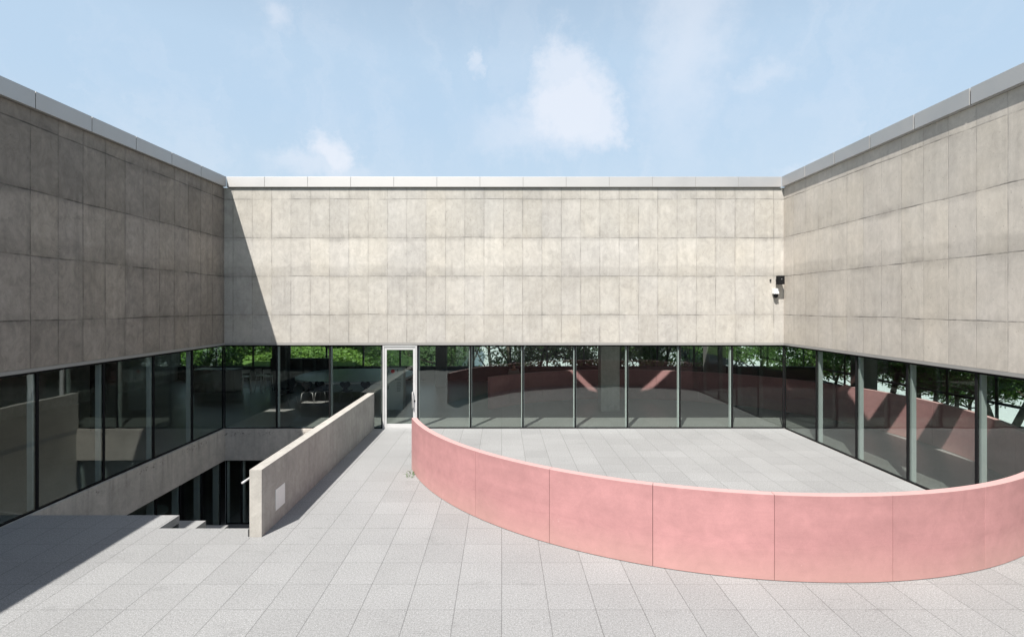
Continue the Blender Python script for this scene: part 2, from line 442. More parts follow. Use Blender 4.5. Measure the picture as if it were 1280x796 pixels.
# ------------------------------------------------------------------ ground, water
def terr(x, y):
    if OW-.6 < x < OE+.6 and YS-.6 < y < ON+.6: return -4.6
    left = min(1, max(0, (-x-.19*max(y, 28))/3.5)); left = left*left*(3-2*left)
    dn = max(0, y-28.2); de = max(0, x-17.6)
    h_drop = -.2 - min(30, max(0, .36*max(dn, de*.85))**1.0 if max(dn, de) > 0 else 0)
    h_bank = -.2 + .17*min(dn, 60) + .4*math.sin(x*.21+y*.13)*min(1, dn*.1)
    h = h_bank*left+h_drop*(1-left) if dn > 0 and x < 17 else h_drop
    if x < -17: h = -.2+ min(6, .1*(-17-x)) + .17*min(dn, 60)
    return max(h, -34) + .12*math.sin(x*.9)*math.cos(y*.7)*min(1, (dn+de)*.2)
def axis_vals(a, b):
    near = [v*1.0 for v in range(int(a), int(b)+1)]
    out = [-6000, -3000, -1500, -800, -400, -250, -180, -140, -110, -90, -75, -65]
    return out+near+[-v for v in reversed(out)]
xs = axis_vals(-60, 60); ys = axis_vals(-60, 60)
bm = bmesh.new()
grid = [[bm.verts.new((x, y, terr(x, y) if abs(x) < 400 and abs(y) < 400 else (-34 if (y > 0 and x > -300) else terr(min(max(x, -400), 400), -100)))) for x in xs] for y in ys]
for j in range(len(ys)-1):
    for i in range(len(xs)-1): bm.faces.new((grid[j][i], grid[j][i+1], grid[j+1][i+1], grid[j+1][i]))
me = bpy.data.meshes.new('ground'); bm.to_mesh(me); bm.free(); me.materials.append(M['grass'])
g = bpy.data.objects.new('ground', me); COL.objects.link(g); tag(g, 'green grass slope around the building, falling to the river', 'ground', kind='structure')
wb = bmesh.new()
for v in ((-250, 60), (7000, 60), (7000, 7000), (-250, 7000)): wb.verts.new((v[0], v[1], -22))
wb.faces.new(wb.verts[:] if False else [v for v in wb.verts])
me = bpy.data.meshes.new('water'); wb.to_mesh(me); wb.free(); me.materials.append(M['water'])
wo = bpy.data.objects.new('water', me); COL.objects.link(wo); tag(wo, 'pale river seen far below through the trees', 'water', kind='structure')

# ------------------------------------------------------------------ courtyard floor and other floors
pts = [(FL, YS), (FR+.03, YS), (FR+.03, YB+.02), (PXL, YB+.02), (PXL, SY0), (BX, SY0), (BX, SY1), (FL, SY1)]
b = MB(); b.prism(pts, -.14, 0)
tag(b.build('courtyard_paving', M['paving'], base=(0, 8, 0)), 'light grey granite slab paving of the courtyard', 'paving', kind='structure')
b = MB()
b.box(OW+.3, XL-.14, YS, ON-.3, -.16, -.004); b.box(XL-.14, OE-.3, YB+.14, ON-.3, -.16, -.004); b.box(XR+.14, OE-.3, YS, YB+.14, -.16, -.004)
tag(b.build('indoor_floor', M['indoor_floor'], base=(0, 20, 0)), 'dark polished floor inside the glazed wings', 'floor', kind='structure')
b = MB(); b.box(OW+.3, 2, 7, ON-.3, -3.2, -3.0)
tag(b.build('lower_floor', M['indoor_floor'], base=(-8, 14, -3)), 'lower level floor at the foot of the sunken stairwell', 'floor', kind='structure')

# ------------------------------------------------------------------ the building
B = thing('museum_building', (0, YB, 0), 'bare concrete museum building with ribbon glazing on three sides of the courtyard', 'building')
def part(name, m, fn, parent=B, label=None, smooth=False):
    b = MB(); fn(b); o = b.build(name, m, parent, smooth)
    if label: o['label'] = label
    return o
wl = part('concrete_wall', M['conc_left_shaded'], lambda b: b.box(FL-.35, FL, YS, FB+.35, HB+.07, HW), label='shaded board-marked concrete wall on the left side')
wk = part('concrete_wall', M['conc_back'], lambda b: b.box(FL, FR, FB, FB+.35, HB+.07, HW), label='sunlit board-marked concrete wall at the back')
wr = part('concrete_wall', M['conc_right'], lambda b: b.box(FR, FR+.35, YS, FB+.35, HB+.07, HW), label='board-marked concrete wall on the right side')
# metal strip under each wall
part('drip_flashing', M['flash'], lambda b: b.box(FL-.3, FL+.004, YS, FB-.004, HB, HB+.066), wl)
part('drip_flashing', M['flash'], lambda b: b.box(FL-.3, FR+.3, FB-.004, FB+.3, HB, HB+.066), wk)
part('drip_flashing', M['flash'], lambda b: b.box(FR-.004, FR+.3, YS, FB-.004, HB, HB+.066), wr)
# coping: folded sheet panels with open joints over a backing strip
def coping(side):
    b = MB(); k = MB(); g2 = .012
    if side == 'back':
        xs_ = [FL+.09] ; x = -.055-1.34*6 + .0
        js = [(-6.03+1.34*i) for i in range(-3, 14)]
        js = [FL+.09]+[j for j in js if FL+.3 < j < FR-.2]+[FR-.09]; ov = .065
        for a, c in zip(js, js[1:]): b.box(a+g2/2, c-g2/2, FB-ov, FB+.4, HW+.012, HC, .006)
        k.box(FL+.13, FR-.13, FB-.055, FB+.39, HW+.008, HC-.012)
    else:
        s = 1 if side == 'left' else -1; X = FL if side == 'left' else FR
        off = 10.86 if side == 'left' else 14.93
        js = [off-1.315*i for i in range(-5, 18)]
        js = sorted([j for j in js if YS+.4 < j < FB-.3]+[YS, FB-.066])
        for a, c in zip(js, js[1:]):
            x0, x1 = sorted((X+s*.09, X-s*.4)); gg = .03 if side == 'right' else .014
            b.box(x0, x1, a, c-(gg if c < FB-.1 else 0), HW+.012, HC, .006)
        x0, x1 = sorted((X+s*.045, X-s*.39)); k.box(x0, x1, YS, FB-.066, HW+.008, HC-.012)
    o = b.build('metal_coping', M['alu'], B); k.build('backing_strip', M['alu_white'] if side == 'right' else M['flash'], o); return o
for s_ in ('left', 'back', 'right'): coping(s_)
def lean(o, k_):
    # the photographed side walls fall / rise very slightly towards the south
    for v in o.data.vertices:
        z = v.co.z+world_loc(o).z; y = v.co.y+world_loc(o).y
        if z > 7.3: v.co.z += k_*(FB-y)
    for c_ in o.children: lean(c_, k_)
for o in list(B.children):
    if o.name.startswith('metal_coping') or o is wl or o is wr:
        cx_ = sum(v.co.x for v in o.data.vertices)/len(o.data.vertices)
        if cx_ < -6: lean(o, -.0112)
        elif cx_ > 6: lean(o, .006)
# concrete slab edges round the stairwell
part('slab_edge', M['conc_beam'], lambda b: b.box(XL-.14, XL+.08, YS, YB+.14, -.975, -.002 + .0) if False else b.box(XL-.14, XL+.08, SY1, YB+.14, -.975, .0), label='stained concrete slab edge under the left windows')
part('slab_edge', M['conc_beam'], lambda b: b.box(XL+.08, PXL+.1, YB-.08, YB+.14, -.975, .0), label='stained concrete slab edge under the back windows')
part('threshold', M['conc_beam'], lambda b: (b.box(PXL+.1, XR+.14, YB+.02, YB+.14, -.3, -.001), b.box(FR+.03, XR+.14, YS, YB+.02, -.3, -.001), b.box(XL-.14, FL, YS, SY1, -.3, -.001)))
# roof with skylight openings and an added one that brightens the rooms
def poly_with_holes(outer, holes, z, th, name, m, parent):
    bm = bmesh.new(); allv = []
    for loop in [outer]+holes:
        vs = [bm.verts.new((x, y, z)) for x, y in loop]
        for i in range(len(vs)): bm.edges.new((vs[i], vs[(i+1) % len(vs)]))
    bmesh.ops.triangle_fill(bm, use_beauty=True, use_dissolve=False, edges=bm.edges[:])
    bmesh.ops.recalc_face_normals(bm, faces=bm.faces)
    if bm.faces[:] and bm.faces[0].normal.z < 0: bmesh.ops.reverse_faces(bm, faces=bm.faces[:])
    r = bmesh.ops.extrude_face_region(bm, geom=bm.faces[:])
    for v in r['geom']:
        if isinstance(v, bmesh.types.BMVert): v.co.z -= th
    bb = MB(); bb.bm.free(); bb.bm = bm
    return bb.build(name, m, parent)
outer = [(OW, YS), (FL-.35, YS), (FL-.35, FB+.35), (FR+.35, FB+.35), (FR+.35, YS), (OE, YS), (OE, ON), (OW, ON)]
def rect(x0, x1, y0, y1): return [(x0, y0), (x1, y0), (x1, y1), (x0, y1)]
holes = [rect(9.35, 10.5, 8.0, 9.3), rect(9.35, 10.5, 10.0, 11.1), rect(9.35, 10.5, 11.7, 13.0), rect(9.35, 10.5, 4.2, 6.6),
         [(-.1, 17.70), (1.65, 16.70), (2.15, 16.78), (.35, 17.88)], [(3.65, 16.70), (5.85, 17.35), (5.50, 17.58), (3.30, 16.86)],
         rect(-10.9, -9.5, 14.1, 14.7), rect(-10.2, -9.1, 15.75, 16.35),
         rect(-14.5, -12.5, 16, 20), rect(5, 9, 20, 22), rect(12, 14, 17, 20)]  # middle opening of this row is added for indoor brightness
poly_with_holes(outer, holes, HW-.02, .22, 'roof', M['roof'], B)
# outer walls (the far sides of the wings)
part('outer_wall', M['conc_plain'], lambda b: (b.box(OW, OW+.3, YS, ON, -4.5, HW-.26)), label='closed west wall')
part('outer_wall', M['conc_plain'], lambda b: (b.box(OW+.3, OE, ON-.3, ON, HB, HW-.26), b.box(OW+.3, OE, ON-.3, ON, -4.5, .0)), label='north wall above the far windows')
part('outer_wall', M['conc_plain'], lambda b: (b.box(OE-.3, OE, YS, ON-.3, HB, HW-.26), b.box(OE-.3, OE, YS, ON-.3, -4.5, .0)), label='east wall above the far windows')
part('outer_wall', M['conc_plain'], lambda b: b.box(OW+.3, FL-.35, YS, YS+.3, -4.5, HW-.26), label='south end wall of the left wing')
part('outer_wall', M['conc_plain'], lambda b: b.box(FR+.35, OE-.3, YS, YS+.3, -4.5, HW-.26), label='south end wall of the right wing')
part('window_sill', M['darkmetal'], lambda b: b.box(OW+.3, OE-.3, ON-.24, ON-.06, .0, .69))
part('ceiling', M['ceiling'], lambda b: (b.box(OW+.3, XL-1.2, YS+.3, ON-.3, 2.75, 2.85), b.box(XL-1.2, -7.3, 20.9, ON-.3, 2.75, 2.85)))
# stairwell retaining walls and lower room
part('retaining_wall', M['conc_plain'], lambda b: (b.box(PXL, PXL+.2, SY0, YB-.08, -3.0, -.141), b.box(1.7, 2, 7, ON-.3, -3.0, -.17), b.box(PXL+.2, 1.7, YB-.3, YB, -3.0, -.31)))
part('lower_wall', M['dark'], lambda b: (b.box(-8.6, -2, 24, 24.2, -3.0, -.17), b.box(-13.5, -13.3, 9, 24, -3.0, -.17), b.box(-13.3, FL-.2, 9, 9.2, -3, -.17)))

def glazing(axis, plane, inward, cuts, z0, z1, fin=True, joint=.05, parent=B, base_rail=.035, skip=(), finmat='steel', jointmat='black', depth=.10, transom=None, nocorner=()):
    """one window part per bay; axis 'X': bays run along X at Y=plane; inward = +1/-1 direction of the room"""
    n = len(cuts)-1
    for i in range(n):
        if i in skip: continue
        a, c = sorted((cuts[i], cuts[i+1]))
        f = MB(); p = MB()
        def bx(mb, u0, u1, v0, v1, za, zb, bev=0):
            v0, v1 = sorted((plane+inward*v0, plane+inward*v1))
            if axis == 'X': mb.box(u0, u1, v0, v1, za, zb, bev)
            else: mb.box(v0, v1, u0, u1, za, zb, bev)
        e = .0015
        bx(f, a+e, c-e, -.012, .05, z0+.001, z0+base_rail); bx(f, a+e, c-e, -.012, .05, z1-.045, z1-.002)
        for (u, sg) in ((a, 1), (c, -1)):
            u0, u1 = sorted((u+sg*e, u+sg*joint/2)); bx(f, u0, u1, -.012, .028, z0+base_rail, z1-.045)
        if transom: bx(f, a+joint/2, c-joint/2, -.03, .06, transom-.04, transom+.04)
        fr = f.build('window', M[jointmat], parent)
        if fin:
            lst = [cuts[i]] + ([cuts[i+1]] if i == n-1 else [])
            for u in lst:
                if nocorner and u in nocorner: continue
                s = MB(); bx(s, u-.046, u+.046, .052, .052+depth, z0+.004, z1-.004)
                s.build('mullion', M[finmat], fr)
        bx(p, a+joint/2+.001, c-joint/2-.001, .0, .016, z0+base_rail+.001, z1-.046)
        p.build('glass_pane', M['glass'], fr)
# back: door bay between -3.75 and -2.64
glazing('X', YB, 1, [XL+.02, -7.04, -5.375, -3.735], 0, HB, nocorner=(XL+.02,))
glazing('X', YB, 1, [-2.625, -.975, .665, 2.305, 3.94, 5.58, 7.215, XR-.02], 0, HB, nocorner=(XR-.02,))
ylist = [16.235-1.6275*i for i in range(16)]
glazing('Y', XL, -1, ylist, 0, HB, nocorner=(ylist[0],))
ylist = [16.235-1.64*i for i in range(16)]
glazing('Y', XR, 1, ylist, 0, HB, nocorner=(ylist[0],))
# far glazing
glazing('X', ON-.15, 1, [OW+.35+1.9*i for i in range(18)], .69, HB, joint=.09, fin=False, jointmat='darkmetal')
glazing('Y', OE-.15, 1, [ON-.35-1.9*i for i in range(16)], 0, HB, joint=.10, fin=False, jointmat='darkmetal', transom=.62)
# lower level glazing under the slab edges
glazing('Y', XL-.02, -1, [16.1-1.0*i for i in range(7)], -3.0, -.975, depth=.16)
glazing('X', YB+.02, 1, [XL+.06, -8.15, -7.45, -6.6, -5.75, -4.9, PXL], -3.0, -.975, depth=.1)
# interior columns
part('column', M['conc_plain'], lambda b: b.box(3.62, 4.30, 18.9, 19.5, -.003, 7.27, .01))
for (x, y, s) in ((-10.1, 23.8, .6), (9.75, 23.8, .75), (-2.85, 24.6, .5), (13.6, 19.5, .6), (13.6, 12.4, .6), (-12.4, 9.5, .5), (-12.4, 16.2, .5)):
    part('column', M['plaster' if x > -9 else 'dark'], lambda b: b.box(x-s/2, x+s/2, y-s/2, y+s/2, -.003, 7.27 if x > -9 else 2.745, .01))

# door
D = bpy.data.objects
def door():
    x0, x1 = -3.715, -2.645; y0 = YB-.04
    b = MB()
    b.box(x0, x0+.045, y0, y0+.11, .0, HB-.005, .003); b.box(x1-.045, x1, y0, y0+.11, .0, HB-.005, .003)
    b.box(x0+.046, x1-.046, y0, y0+.11, HB-.06, HB-.005, .003); b.box(x0+.046, x1-.046, y0, y0+.11, .002, .022)
    fr = b.build('door', M['alu_white'], B); fr['label'] = 'silver framed glass door beside the parapet'
    b = MB(); a, c = x0+.052, x1-.052; yy = y0+.02
    b.box(a, a+.07, yy, yy+.05, .03, HB-.07, .004); b.box(c-.07, c, yy, yy+.05, .03, HB-.07, .004)
    b.box(a+.071, c-.071, yy, yy+.05, HB-.15, HB-.07, .004); b.box(a+.071, c-.071, yy, yy+.05, .03, .145, .004)
    b.build('door_leaf', M['alu_white'], fr)
    b = MB(); b.box(a+.072, c-.072, yy+.018, yy+.03, .146, HB-.151); b.build('glass_pane', M['glass'], fr)
    b = MB(); hx = c-.075
    b.tube([(hx, yy-.004, .66), (hx, yy-.075, .66), (hx, yy-.085, .67), (hx, yy-.085, 1.13), (hx, yy-.075, 1.14), (hx, yy-.004, 1.14)], .017, 12)
    b.build('handle', M['alu'], fr, True)
    b = MB(); b.disc((hx+.06, yy-.008, .86), .03, .016, 20, 'y'); b.build('lock', M['darkmetal'], fr)
door()

# ------------------------------------------------------------------ parapet wall with panel and handrail
P_ = thing('parapet_wall', (-4.08, 12.3, 0), 'long low concrete parapet wall running from the stair opening to the back windows', 'wall')
part('wall_body', M['conc_parapet'], lambda b: b.box(PXL, PXR, 8.605, YB-.03, -.002, 1.115, .006), P_)
part('access_panel', M['white'], lambda b: (b.box(PXR+.001, PXR+.012, 9.12, 9.50, .23, .60, .003), b.box(PXR+.012, PXR+.016, 9.20, 9.205, .27, .53), b.box(PXR+.012, PXR+.016, 9.20, 9.36, .53, .535)), P_)
part('handrail', M['alu_white'], lambda b: b.tube([(-4.27, 8.55, .915), (-4.27, 8.98, .915), (-4.27, 14.6, -2.1), (-4.27, 14.9, -2.1)], .018, 12), P_, smooth=True)
part('rail_bracket', M['alu_white'], lambda b: [b.tube([(-4.27, y, z-.02), (-4.25, y, z-.07), (PXL-.001, y, z-.07)], .008, 8) for y, z in ((8.9, .915), (11.0, -.167), (13.0, -1.24))], P_)
part('drain_cover', M['darkmetal'], lambda b: b.box(PXL-.03, PXL-.001, 8.62, 8.72, .0, .12), P_)

# ------------------------------------------------------------------ seating steps
S_ = thing('stone_steps', (-6.4, 12, -3), 'wide granite seating steps going down into the stairwell left of the parapet', 'steps')
b = MB()
for k in range(1, 7): b.box(FL+.02, BX, SY1+.85*(k-1)+.001, SY1+.85*k, -3.0, -.45*k, .004)
b.build('seating_block', M['granite'], S_)
b = MB()
b.box(FL+.02, BX, SY1-.02, SY1, -3, -.141)
for k in range(1, 20): b.box(BX+.001, PXL-.001, SY0+.2833*(k-1)+.001, SY0+.2833*k, -3.0, -.15*k, .003)
b.build('stair_flight', M['granite'], S_)

# ------------------------------------------------------------------ pink curved walls
CX, CY, RO, TH = 4.7425, 14.3594, 7.187, .125
def arc_panel(a0, a1, z1=1.2, n=14, gap=.0004):
    b = MB(); pts = []
    aa = [a0+gap+(a1-a0-2*gap)*i/n for i in range(n+1)]
    for a in aa: pts.append((CX+RO*math.cos(a), CY+RO*math.sin(a)))
    for a in reversed(aa): pts.append((CX+(RO-TH)*math.cos(a), CY+(RO-TH)*math.sin(a)))
    b.prism(pts, .010, z1)
    es = [e for e in b.bm.edges if all(v.co.z > z1-.001 for v in e.verts)] + [e for e in b.bm.edges if abs(e.verts[0].co.z-e.verts[1].co.z) > .5 and any(abs(math.hypot(e.verts[0].co.x-CX, e.verts[0].co.y-CY)-r) < .01 and (abs(math.atan2(e.verts[0].co.y-CY, e.verts[0].co.x-CX)-q) < .0005) for r in (RO, RO-TH) for q in (aa[0], aa[-1]))]
    bmesh.ops.bevel(b.bm, geom=es, offset=.004, segments=2, affect='EDGES', profile=.6)
    return b
PK = thing('curved_wall', (CX, CY-RO, 0), 'low pink concrete wall curving round the courtyard in front of the windows', 'wall')
A0 = -162.62; STEP = 13.02
k = 0
while True:
    a = A0+STEP*k; c = min(a+STEP, -54.9)
    if a >= -54.9-.5: break
    o = arc_panel(R(a), R(c)).build('wall_panel', M['pink'], PK); k += 1
def base_strip(a0, a1, parent):
    b = MB(); n = 60; pts = [(CX+(RO-.02)*math.cos(a0+(a1-a0)*i/n), CY+(RO-.02)*math.sin(a0+(a1-a0)*i/n)) for i in range(n+1)]
    pts += [(CX+(RO-TH+.02)*math.cos(a1-(a1-a0)*i/n), CY+(RO-TH+.02)*math.sin(a1-(a1-a0)*i/n)) for i in range(n+1)]
    b.prism(pts, .001, .009); b.build('base_joint', M['black'], parent)
base_strip(R(A0+.1), R(-55), PK)
PI_ = thing('curved_wall', (CX, CY+RO, 0), 'dark looking pink wall curving on behind the glass indoors', 'wall')
a = -53.2
while a < 136:
    c = min(a+STEP, 137.0)
    arc_panel(R(a), R(c)).build('wall_panel', M['pink'], PI_); a = c

# ------------------------------------------------------------------ devices on the back wall
q = thing('loudspeaker', (8.56, FB, 4.5), 'black box loudspeaker high on the back wall by the right corner', 'speaker')
part('speaker_box', M['black'], lambda b: b.box(8.49, 8.68, FB-.29, FB-.13, 4.49, 4.76, .015), q)
part('bracket', M['darkmetal'], lambda b: (b.box(8.55, 8.62, FB-.14, FB-.002, 4.58, 4.66, .004), b.box(8.36, 8.40, FB-.04, FB-.002, 4.60, 4.66, .004)), q)
part('grille_badge', M['alu'], lambda b: b.disc((8.585, FB-.291, 4.65), .012, .006, 14, 'y'), q)
q = thing('security_camera', (8.50, FB, 4.3), 'small white security camera with a black dome, below the loudspeaker', 'camera')
part('housing', M['white'], lambda b: (b.box(8.43, 8.58, FB-.14, FB-.002, 4.20, 4.37, .012), b.box(8.455, 8.555, FB-.20, FB-.14, 4.20, 4.26, .01)), q)
part('dome', M['black'], lambda b: (b.disc((8.505, FB-.10, 4.175), .062, .05, 24), b.sphere((8.505, FB-.10, 4.14), .06, (1, 1, 1.1))), q, smooth=True)

# ------------------------------------------------------------------ indoor furniture seen through the glass
def ell(cx, cy, rx, ry, n=56, e=2.6):
    out = []
    for i in range(n):
        t_ = 2*math.pi*i/n; c, s = math.cos(t_), math.sin(t_)
        out.append((cx+rx*abs(c)**(2/e)*(1 if c > 0 else -1), cy+ry*abs(s)**(2/e)*(1 if s > 0 else -1)))
    return out
q = thing('long_table', (-6.6, 23.2, 0), 'large rounded blue-grey table behind the windows left of the door', 'table')
part('tabletop', M['table'], lambda b: b.prism(ell(-6.5, 23.3, 2.5, 2.25), .73, .76), q)
part('table_edge', M['white'], lambda b: b.prism(ell(-6.5, 23.3, 2.49, 2.24), .66, .729), q)
for x in (-8.2, -4.8):
    for y in (22.1, 24.4): part('leg', M['darkmetal'], lambda b: b.tube([(x, y, 0), (x, y, .66)], .035, 10), q)
q = thing('low_partition', (-10, 25.7, 0), 'dark low partition standing behind the large table', 'partition')
part('panel', M['dark'], lambda b: b.box(-11.4, -8.4, 25.6, 25.75, 0, 1.22, .01), q)
part('capping', M['darkmetal'], lambda b: b.box(-11.42, -8.38, 25.58, 25.77, 1.221, 1.25), q)
q = thing('service_counter', (-12, 23.5, 0), 'grey block counter indoors beside the stools', 'counter')
part('body', M['plaster'], lambda b: b.box(-13.6, -11.8, 22.9, 23.6, 0, .98, .01), q)
part('worktop', M['darkmetal'], lambda b: b.box(-13.65, -11.75, 22.85, 23.65, .981, 1.02, .006), q)

def make_chair():
    t = thing('shell_chair', (0, 0, 0), 'x', 'chair', 'black shell chairs at the large table')
    b = MB(); bm = b.bm; n = 10
    # one bent shell: seat running up into a waisted back, facing +Y
    prof = [(.22, .43, .19), (.12, .42, .22), (0, .415, .22), (-.12, .425, .19), (-.19, .46, .11), (-.225, .55, .07), (-.245, .63, .16), (-.26, .72, .21), (-.27, .79, .18), (-.275, .82, .10)]
    rows = []
    for (y, z, hw) in prof:
        rows.append([bm.verts.new((hw*(2*i/n-1), y+.02*abs(2*i/n-1)**2, z+.03*abs(2*i/n-1)**2)) for i in range(n+1)])
    for A, C in zip(rows, rows[1:]):
        for i in range(n): bm.faces.new((A[i], A[i+1], C[i+1], C[i]))
    r = bmesh.ops.extrude_face_region(bm, geom=bm.faces[:])
    for v in r['geom']:
        if isinstance(v, bmesh.types.BMVert): v.co += Vector((0, .004, -.012))
    b.build('shell', M['black'], t, True)
    for sx in (-1, 1):
        for sy in (-1, 1):
            MB().tube([(sx*.06, sy*.06, .40), (sx*.20, sy*.20, .37), (sx*.24, sy*.24, 0)], .009, 8).build('leg', M['alu'], t, True)
    return t
chair = make_chair()
cs = [(-8.95, 21.3, -50, 'black shell chair at the left end of the large table'),
      (-7.75, 20.75, 15, 'black shell chair just inside the sunlit floor patch'),
      (-8.35, 20.3, 160, 'black shell chair turned away from the large table, nearest the left end'),
      (-7.2, 20.9, -8, 'black shell chair against the mullion at the front of the large table'),
      (-6.2, 20.75, 5, 'black shell chair halfway along the front of the large table'),
      (-5.35, 20.75, -6, 'black shell chair at the front of the large table, nearest the door')]
for i, (x, y, a, lb) in enumerate(cs):
    o = chair if i == 0 else copy_tree(chair)
    o.location = (x, y, 0); o.rotation_euler.z = R(a); o['label'] = lb
def make_stool():
    t = thing('bar_stool', (0, 0, 0), 'x', 'stool', 'tall pale stools')
    MB().box(-.17, .17, -.17, .17, .72, .76, .012).build('seat', M['white'], t)
    for sx in (-1, 1):
        for sy in (-1, 1):
            MB().tube([(sx*.13, sy*.13, .72), (sx*.18, sy*.18, 0)], .014, 8).build('leg', M['white'], t, True)
    MB().tube([(-.165, -.165, .25), (.165, -.165, .25), (.165, .165, .25), (-.165, .165, .25), (-.165, -.164, .25)], .008, 6).build('foot_ring', M['white'], t)
    b = MB(); b.box(-.17, .17, -.18, -.16, .90, 1.06, .006); b.tube([(-.15, -.17, .75), (-.15, -.17, .92)], .01, 6); b.tube([(.15, -.17, .75), (.15, -.17, .92)], .01, 6)
    b.build('backrest', M['white'], t)
    return t
st = make_stool()
for i, (x, y, a, lb) in enumerate([(-11.2, 22.8, 20, 'tall pale stool at the end of the counter'), (-10.75, 23.2, -15, 'tall pale stool between its two neighbours'), (-10.3, 22.9, 8, 'tall pale stool farthest from the counter')]):
    o = st if i == 0 else copy_tree(st); o.location = (x, y, 0); o.rotation_euler.z = R(a); o['label'] = lb

q = thing('sign_cabinet', (-3.95, 19.3, 0), 'pale grey cabinet with dark notice marks and a red dot behind the glass door', 'cabinet')
part('body', M['cabinet'], lambda b: b.box(-4.27, -3.62, 19.15, 19.6, .28, 1.56, .008), q)
part('plinth', M['cabinet'], lambda b: b.box(-4.25, -3.64, 19.17, 19.6, 0, .277, .004), q)
part('red_mark', M['red'], lambda b: b.disc((-4.01, 19.147, 1.42), .075, .006, 28, 'y'), q)
def marks(b):
    y0, y1 = 19.144, 19.1495
    b.box(-4.17, -4.145, y0, y1, 1.37, 1.48)
    b.box(-3.87, -3.80, y0, y1, 1.44, 1.46); b.box(-3.845, -3.825, y0, y1, 1.40, 1.50)
    for i in range(3):
        x = -3.92+i*.075; b.box(x, x+.045, y0, y1, 1.135, 1.145); b.box(x, x+.012, y0, y1, 1.095, 1.135); b.box(x+.033, x+.045, y0, y1, 1.095, 1.135)
    rr = random.Random(4)
    for j in range(7):
        z = 1.02-.055*j; x = -3.86
        while x < -3.72: wd = rr.uniform(.012, .035); b.box(x, x+wd, y0, y1, z, z+.022); x += wd+.012
part('printed_marks', M['ink'], marks, q)
part('door_pull', M['darkmetal'], lambda b: b.box(-4.185, -4.165, 19.12, 19.149, .76, .90, .003), q)

q = thing('round_table', (-10.5, 15.3, -3), 'round grey table on the lower level under the slab edge', 'table')
part('tabletop', M['cabinet'], lambda b: b.disc((-10.55, 15.3, -2.27), .62, .03, 48), q)
part('pedestal', M['darkmetal'], lambda b: b.tube([(-10.55, 15.3, -3), (-10.55, 15.3, -2.285)], .04, 12), q)
part('foot', M['darkmetal'], lambda b: b.disc((-10.55, 15.3, -2.99), .3, .02, 32), q)

# bench and seated person
q = thing('wooden_bench', (.55, 23.3, 0), 'dark wooden bench carrying the seated person, behind the indoor pink wall', 'bench')
part('seat', M['wood'], lambda b: b.box(-.6, 1.7, 23.05, 23.5, .40, .45, .01), q)
for x in (-.4, 1.5): part('leg', M['wood'], lambda b: b.box(x-.04, x+.04, 23.1, 23.45, 0, .399, .004), q)
def person():
    t = thing('person', (.55, 23.25, .45), 'person in a pale top with dark hair, seated indoors behind the pink wall', 'person')
    V = [(0, 0, .08), (0, .01, .28), (0, .0, .48), (0, -.01, .58), (0, -.02, .66), (0, -.03, .76),
         (.09, -.02, .06), (.12, -.42, .08), (.12, -.46, -.38), (.12, -.58, -.42), (-.09, -.02, .06), (-.12, -.42, .08), (-.12, -.46, -.38), (-.12, -.58, -.42),
         (.17, 0, .53), (.22, -.03, .28), (.15, -.25, .18), (.10, -.36, .16), (-.17, 0, .53), (-.22, -.03, .28), (-.15, -.25, .18), (-.10, -.36, .16)]
    E = [(0, 1), (1, 2), (2, 3), (3, 4), (4, 5), (0, 6), (6, 7), (7, 8), (8, 9), (0, 10), (10, 11), (11, 12), (12, 13), (2, 14), (14, 15), (15, 16), (16, 17), (2, 18), (18, 19), (19, 20), (20, 21)]
    rad = [.14, .125, .14, .065, .06, .10, .10, .065, .045, .04, .10, .065, .045, .04, .065, .045, .035, .035, .065, .045, .035, .035]
    me = bpy.data.meshes.new('body'); me.from_pydata(V, E, []); me.materials.append(M['skin'])
    o = bpy.data.objects.new('body', me); COL.objects.link(o); o.parent = t
    md = o.modifiers.new('skin', 'SKIN'); o.modifiers.new('sub', 'SUBSURF').levels = 2; o.modifiers['sub'].render_levels = 2
    for i, sv in enumerate(me.skin_vertices[0].data): sv.radius = (rad[i]*(1.15 if i < 3 else 1), rad[i]*(.8 if i < 3 else 1)); sv.use_root = (i == 0)
    def cloth(name, idx, m, grow):
        mp = {v: i for i, v in enumerate(idx)}
        me = bpy.data.meshes.new(name); me.from_pydata([V[i] for i in idx], [(mp[a], mp[b_]) for a, b_ in E if a in mp and b_ in mp], []); me.materials.append(m)
        c = bpy.data.objects.new(name, me); COL.objects.link(c); c.parent = t
        c.modifiers.new('skin', 'SKIN'); s = c.modifiers.new('sub', 'SUBSURF'); s.levels = s.render_levels = 2
        for j, i in enumerate(idx):
            sv = me.skin_vertices[0].data[j]; sv.radius = (rad[i]*(1.15 if i < 3 else 1)+grow, rad[i]*(.8 if i < 3 else 1)+grow); sv.use_root = (j == 0)
    cloth('shirt', [0, 1, 2, 14, 15, 18, 19], M['shirt'], .016)
    cloth('trousers', [0, 6, 7, 8, 10, 11, 12], M['trousers'], .018)
    b = MB(); b.sphere((0, -.012, .80), .112, (.95, 1.05, 1.05)); hb = b.build('hair', M['hair'], None, True); hb.parent = t
    b = MB(); b.sphere((0, -.145, .745), .012, (1, 1.6, 1.4), 10); b.sphere((-.035, -.125, .775), .012, (1.2, .6, .7), 10); b.sphere((.035, -.125, .775), .012, (1.2, .6, .7), 10)
    f = b.build('face_features', M['skin'], None, True); f.parent = t
person()

